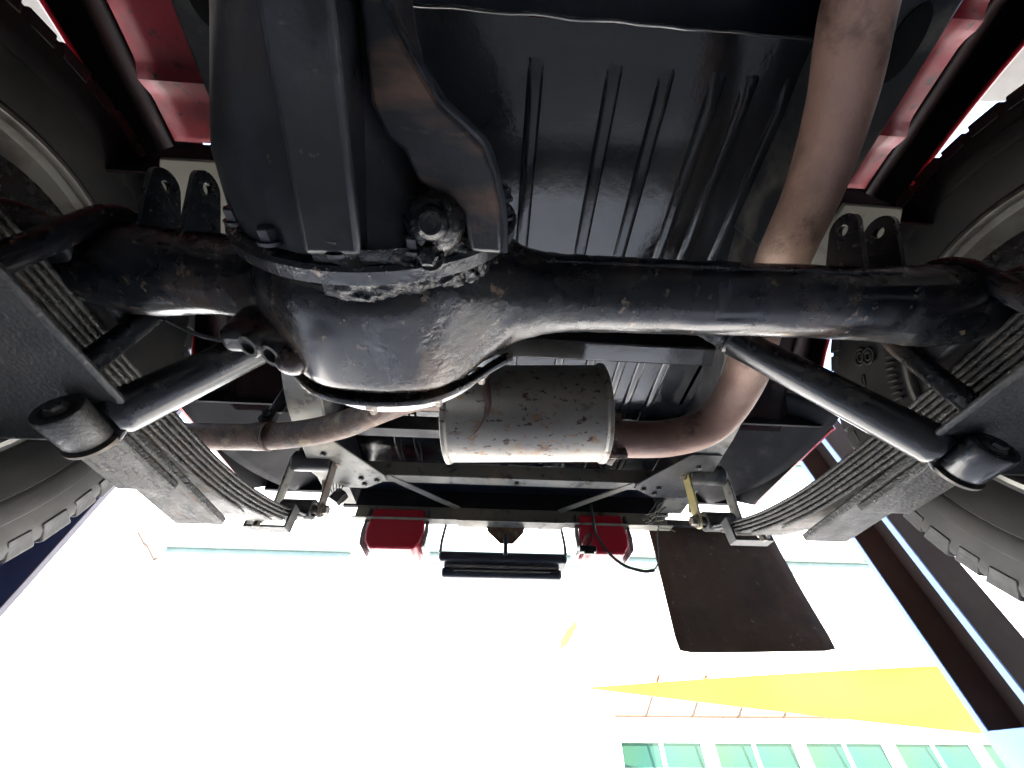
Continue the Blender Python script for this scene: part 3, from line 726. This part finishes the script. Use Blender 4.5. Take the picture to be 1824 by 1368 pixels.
# ---------- shock absorbers
for sx in (-1, 1):
    sh = empty('shock_absorber', parent=car)
    lo = Vector((sx * .412, .280, .226)); hi = Vector((sx * .225, .300, .515)) if sx > 0 else Vector((sx * .262, .305, .515)); d = (hi - lo).normalized()
    ln = (hi - lo).length
    B().lathe(lo + d * .004, d, [(0, .015), (.006, .0205), (.012, .0215), (.234, .0205), (.236, .019), (.244, .019)], 36).done('body', 'shock', sh)
    B().lathe(lo + d * .236, d, [(0, .0205), (.0035, .0222), (.007, .0205)], 36).done('collar', 'shock', sh)
    B().lathe(lo + d * .242, d, [(0, .0170), (ln - .242, .0170)], 32).done('dust_tube', 'shaft', sh)
    e = lo + Vector((sx * .012, -.002, -.010))
    B().lathe(e + Vector((0, -.024, 0)), (0, 1, 0), [(0, .0176), (.002, .0188), (.036, .0188), (.038, .0176), (.038, .0125), (0, .0125)], 40, closed=True).done('eye', 'plate' if sx < 0 else 'shock', sh)
    B().lathe(e + Vector((0, -.0235, 0)), (0, 1, 0), [(0, .0075), (0, .0128), (.02, .0128), (.034, .0128)], 32).done('bush', 'wire', sh)
    B().lathe(e + Vector((0, .0165, 0)), (0, 1, 0), [(0, .0215), (.003, .0215)], 36).done('washer', 'shackle', sh)
    bolt_at('nut', e + Vector((0, -.0235, 0)), (0, -1, 0), .006, .006, 'plate', sh)
    B().cyl(e + Vector((0, -.026, 0)), e + Vector((0, .026, 0)), .008, 14).done('mount_stud', 'steel', sh)

# ---------- wheels
def wheel():
    w = empty('wheel', parent=car)
    # profile along axle, x measured outwards from the inner sidewall
    tp = [(.030, .195), (.012, .200), (.008, .206), (.012, .212), (.004, .232), (.0, .262), (.0025, .264), (.0, .270), (.002, .292), (.0045, .294), (.006, .312), (.0095, .3285), (.0145, .3385), (.035, .3460), (.10, .3495), (.165, .3475), (.178, .340), (.187, .327), (.195, .30), (.200, .262), (.19, .22), (.185, .20), (.17, .195)]
    B().lathe((0, 0, 0), (1, 0, 0), tp, 96, caps=False).done('tyre', 'rubber', w, smooth=28)
    me = None; n = 54
    for k in range(n):
        a = 2 * math.pi * k / n
        if me is None:
            b = B()
            b.prism([(.0055, -.0150, .318), (.0055, .0150, .318), (.0155, .0185, .3468), (.0155, -.0185, .3468)], (.034, 0, .004))
            o = b.done('tread_block', 'tread', w, bevel=.0025); me = o.data; first = o
        else:
            o = first.copy(); COL.objects.link(o)
        o.parent = w; o.rotation_euler = (a, 0, 0)
        if k % 2: o.scale = (1, .84, .995)
    b = B()
    for row, (x0, x1) in enumerate(((.060, .092), (.104, .136), (.150, .188))):
        for k in range(n):
            a = 2 * math.pi * (k + .5 * row) / n
            b.box((x0, -.0145, .340), (x1, .0145, .3525), Matrix.Rotation(a, 4, 'X'))
    o = b.done('tread_rows', 'tread', w, smooth=0); o['kind'] = 'stuff'
    rp = [(.012, .194), (.006, .199), (.008, .204), (.013, .204), (.016, .196), (.020, .188), (.045, .178), (.075, .160), (.095, .160), (.135, .165), (.150, .12), (.155, .06), (.155, .0)]
    B().lathe((0, 0, 0), (1, 0, 0), rp, 80, caps=False).done('rim', 'rim', w, smooth=32, thick=.003)
    B().lathe((0, 0, 0), (1, 0, 0), [(-.022, .05), (-.020, .125), (-.015, .138), (.012, .142), (.016, .130), (.06, .130), (.061, .05)], 64).done('brake_drum', 'drum', w)
    for k in range(3): B().lathe((0, 0, 0), (1, 0, 0), [(.020 + k * .012, .1305), (.0225 + k * .012, .1345), (.027 + k * .012, .1345), (.030 + k * .012, .1305)], 64, caps=False).done('cooling_fin', 'drum', w)
    B().tube([(-.024, .06, -.03), (-.032, .03, -.045), (-.026, -.01, -.05)], .012, 10).done('wheel_cylinder', 'drum', w)
    bolt_at('bleed_nut', (-.022, .02, .07), (-1, 0, 0), .009, .014, 'drum', w)
    w.scale = (1, 1.018, 1.018)
    return w
w1 = wheel(); w1.location = (.625, .197, .350)
w2 = copy_tree(w1); w2.location = (-.625, .197, .350); w2.rotation_euler = (0, 0, math.pi)
w2.rotation_euler = (R(3), 0, math.pi)

# raised size characters on the inner sidewall of the right tyre
def sidewall_text(txt, size, rad, ang, wheel_o, xo=-.0016, wide=1.):
    cu = bpy.data.curves.new('t', 'FONT'); cu.body = txt; cu.size = size; cu.fill_mode = 'NONE'; cu.bevel_depth = .0018; cu.bevel_resolution = 1; cu.align_x = 'CENTER'; cu.align_y = 'CENTER'
    tmp = bpy.data.objects.new('t', cu); COL.objects.link(tmp)
    me = bpy.data.meshes.new_from_object(tmp.evaluated_get(bpy.context.evaluated_depsgraph_get()))
    bpy.data.objects.remove(tmp); me.materials.clear(); me.materials.append(M['rubber'])
    o = bpy.data.objects.new('sidewall_marking', me); COL.objects.link(o); o.parent = wheel_o
    # text plane faces -x; its up direction points to the hub
    up = -Vector((0, math.cos(ang), math.sin(ang))); nrm = Vector((-1, 0, 0)); rgt = up.cross(nrm)
    mt = Matrix((rgt, up, nrm)).transposed().to_4x4(); mt.translation = Vector((xo, rad * math.cos(ang), rad * math.sin(ang)))
    o.matrix_local = mt @ Matrix.Diagonal((wide, 1, 1, 1))
    return o
for ch, a in (('0', 54.5), ('8', 44), ('-', 34.5), ('0', 24)):
    sidewall_text(ch, .047, .262, R(a), w1, wide=1.45)
for k in range(12): sidewall_text('I', .016, .224, R(24 + 2.7 * k), w1, .0052)

# ---------- exhaust
pp = catmull([(.235, -.16, .470), (.247, -.056, .465), (.273, .021, .456), (.290, .097, .448), (.291, .168, .436), (.312, .256, .444), (.345, .376, .441), (.324, .463, .422), (.252, .492, .408), (.148, .492, .402)], 8)
ex = B().tube(pp, [.0285 + .0035 * min(1, max(0, (q.y - .15) / .2)) for q in pp], 32).done('exhaust_pipe', 'rust', car, smooth=60)
B().tube([pp[-1] + Vector((.012, 0, 0)), pp[-1] + Vector((-.022, .0, .002))], .0305, 32).done('sleeve', 'rust2', ex)
mu = empty('muffler', parent=car)
a0, a1 = Vector((-.128, .480, .434)), Vector((.129, .463, .434)); md_ = (a1 - a0).normalized(); L = (a1 - a0).length
b = B(); b.lathe(a0, md_, [(.004, .083), (L * .25, .0832), (L * .5, .083), (L - .004, .083)], 64); b.done('shell', 'muffler', mu)
for c0, s in ((a0, 1), (a1, -1)):
    B().lathe(c0, md_ * s, [(.006, .0835), (.003, .0865), (-.002, .0865), (-.004, .083), (-.002, .079), (-.014, .03)], 64).done('end_cap', 'muffler', mu)
# flaky clamp flange at the muffler's right outlet
b = B(); c0 = a1 + Vector((.018, -.0, -.034)) 
pe = pp[-1]
b.lathe(pe + Vector((-.006, .001, -.002)), Vector((1, -.05, .05)), [(-.008, .036), (-.004, .042), (.004, .043), (.008, .036)], 28); b.lathe(pe + Vector((-.0, -.01, -.040)), (1, 0, 0), [(-.014, .008), (.016, .009)], 8); b.lathe(pe + Vector((-.0, -.03, .025)), (1, 0, 0), [(-.014, .008), (.016, .009)], 8)
for v in b.bm.verts: v.co += Vector((nz(v.co, 90), nz(v.co + Vector((3, 0, 0)), 90), nz(v.co + Vector((0, 5, 0)), 90))) * .004
b.done('clamp', 'flange', mu)
# brown drip stain lying on the shell
def on_shell(s, ang): 
    u = Vector((0, -1, 0)); return a0 + md_ * s + (u * math.cos(R(ang)) + Vector((0, 0, -1)) * math.sin(R(ang))) * .0842
b = B(); pts = [(.060, -6, .014), (.058, 8, .016), (.062, 20, .014), (.066, 32, .010), (.064, 44, .008), (.058, 54, .005), (.050, 62, .003), (.040, 70, .001)]
rings = [[on_shell(s - w / 2, a), on_shell(s, a), on_shell(s + w / 2, a)] for s, a, w in pts]
b.quadstrip(rings, False).done('stain', 'stain', mu, thick=.0004)
tp_ = catmull([(-.135, .468, .462), (-.194, .477, .468), (-.263, .515, .470), (-.352, .566, .467), (-.477, .606, .469), (-.64, .626, .476), (-.82, .632, .482)], 8)
tpo = B().tube(tp_, .0265, 30).done('tail_pipe', 'rust2', car, smooth=60)
cc = Vector((-.515, .611, .470))
b = B(); b.lathe(cc, (-1, .12, .03), [(-.013, .0285), (.013, .0285)], 30); b.lathe(cc, (-1, .12, .03), [(-.019, .0275), (-.017, .0295), (-.013, .0275)], 30); b.done('hanger_clamp', 'rust2', tpo)
b = B(); b.box((-.530, .588, .495), (-.500, .606, .520)); b.done('clamp_bolt_block', 'rail', tpo, bevel=.002)
bolt_at('bolt', (-.515, .588, .508), (0, -1, 0), .008, .008, 'rail', tpo)
b = B(); b.box((-.522, .590, .52), (-.492, .600, .60)); b.done('hanger_strap', 'rail', tpo, bevel=.006)

# ---------- wiring
wr = empty('wiring_loom', parent=car)
B().tube(catmull([(.230, .945, .531), (.232, .955, .480), (.237, .965, .455), (.256, .966, .413), (.293, .967, .378), (.341, .967, .363), (.372, .967, .366)], 8), .0040, 10).done('cable', 'wire', wr)
B().tube(catmull([(.370, .967, .365), (.388, .966, .385), (.395, .965, .409), (.404, .965, .450), (.415, .96, .482)], 8), .0018, 8).done('cable_tail', 'wire', wr)
for k in range(4):
    j = (k - 1.5) * .006
    B().tube(catmull([(.221, .956, .455), (.212 + j, .952, .442), (.204 + j * 1.3, .95, .425), (.200 + j * .8, .95, .413)], 6), .0014, 6).done('wire', 'wire', wr)
b = B(); b.box((.180, .940, .398), (.224, .958, .414)); b.box((.192, .938, .392), (.216, .95, .3985)); b.done('connector', 'wire', wr, bevel=.002)
rr_ = random.Random(11)
for k in range(9):
    p0 = Vector((.375 + rr_.uniform(-.01, .03), .93 + rr_.uniform(-.02, .02), .48 + rr_.uniform(-.01, .015))); pts = [p0]
    for q in range(3): pts.append(pts[-1] + Vector((rr_.uniform(.002, .02), rr_.uniform(-.03, .008), rr_.uniform(-.012, .012))))
    B().tube(catmull(pts, 5), .0015, 6).done('frayed_wire', 'thread' if k < 5 else 'wire', wr)
wl = empty('wiring_loom', parent=car)
mt = Matrix.Translation((-.435, .868, .487)) @ Matrix.Rotation(R(30), 4, 'Y')
B().box((-.014, -.012, -.016), (.014, .012, .016), mt).done('connector', 'wire', wl, bevel=.002)
for k in range(5):
    p0 = Vector((-.45 + .004 * k, .862, .492)); B().tube(catmull([p0, p0 + Vector((-.006 + .004 * k, -.02, .012)), p0 + Vector((-.004 * k, -.03 + .012 * k, .03)), p0 + Vector((.012, -.01, .05))], 5), .0013, 6).done('wire', 'wire', wl)
# hanging cobweb thread beside the exhaust
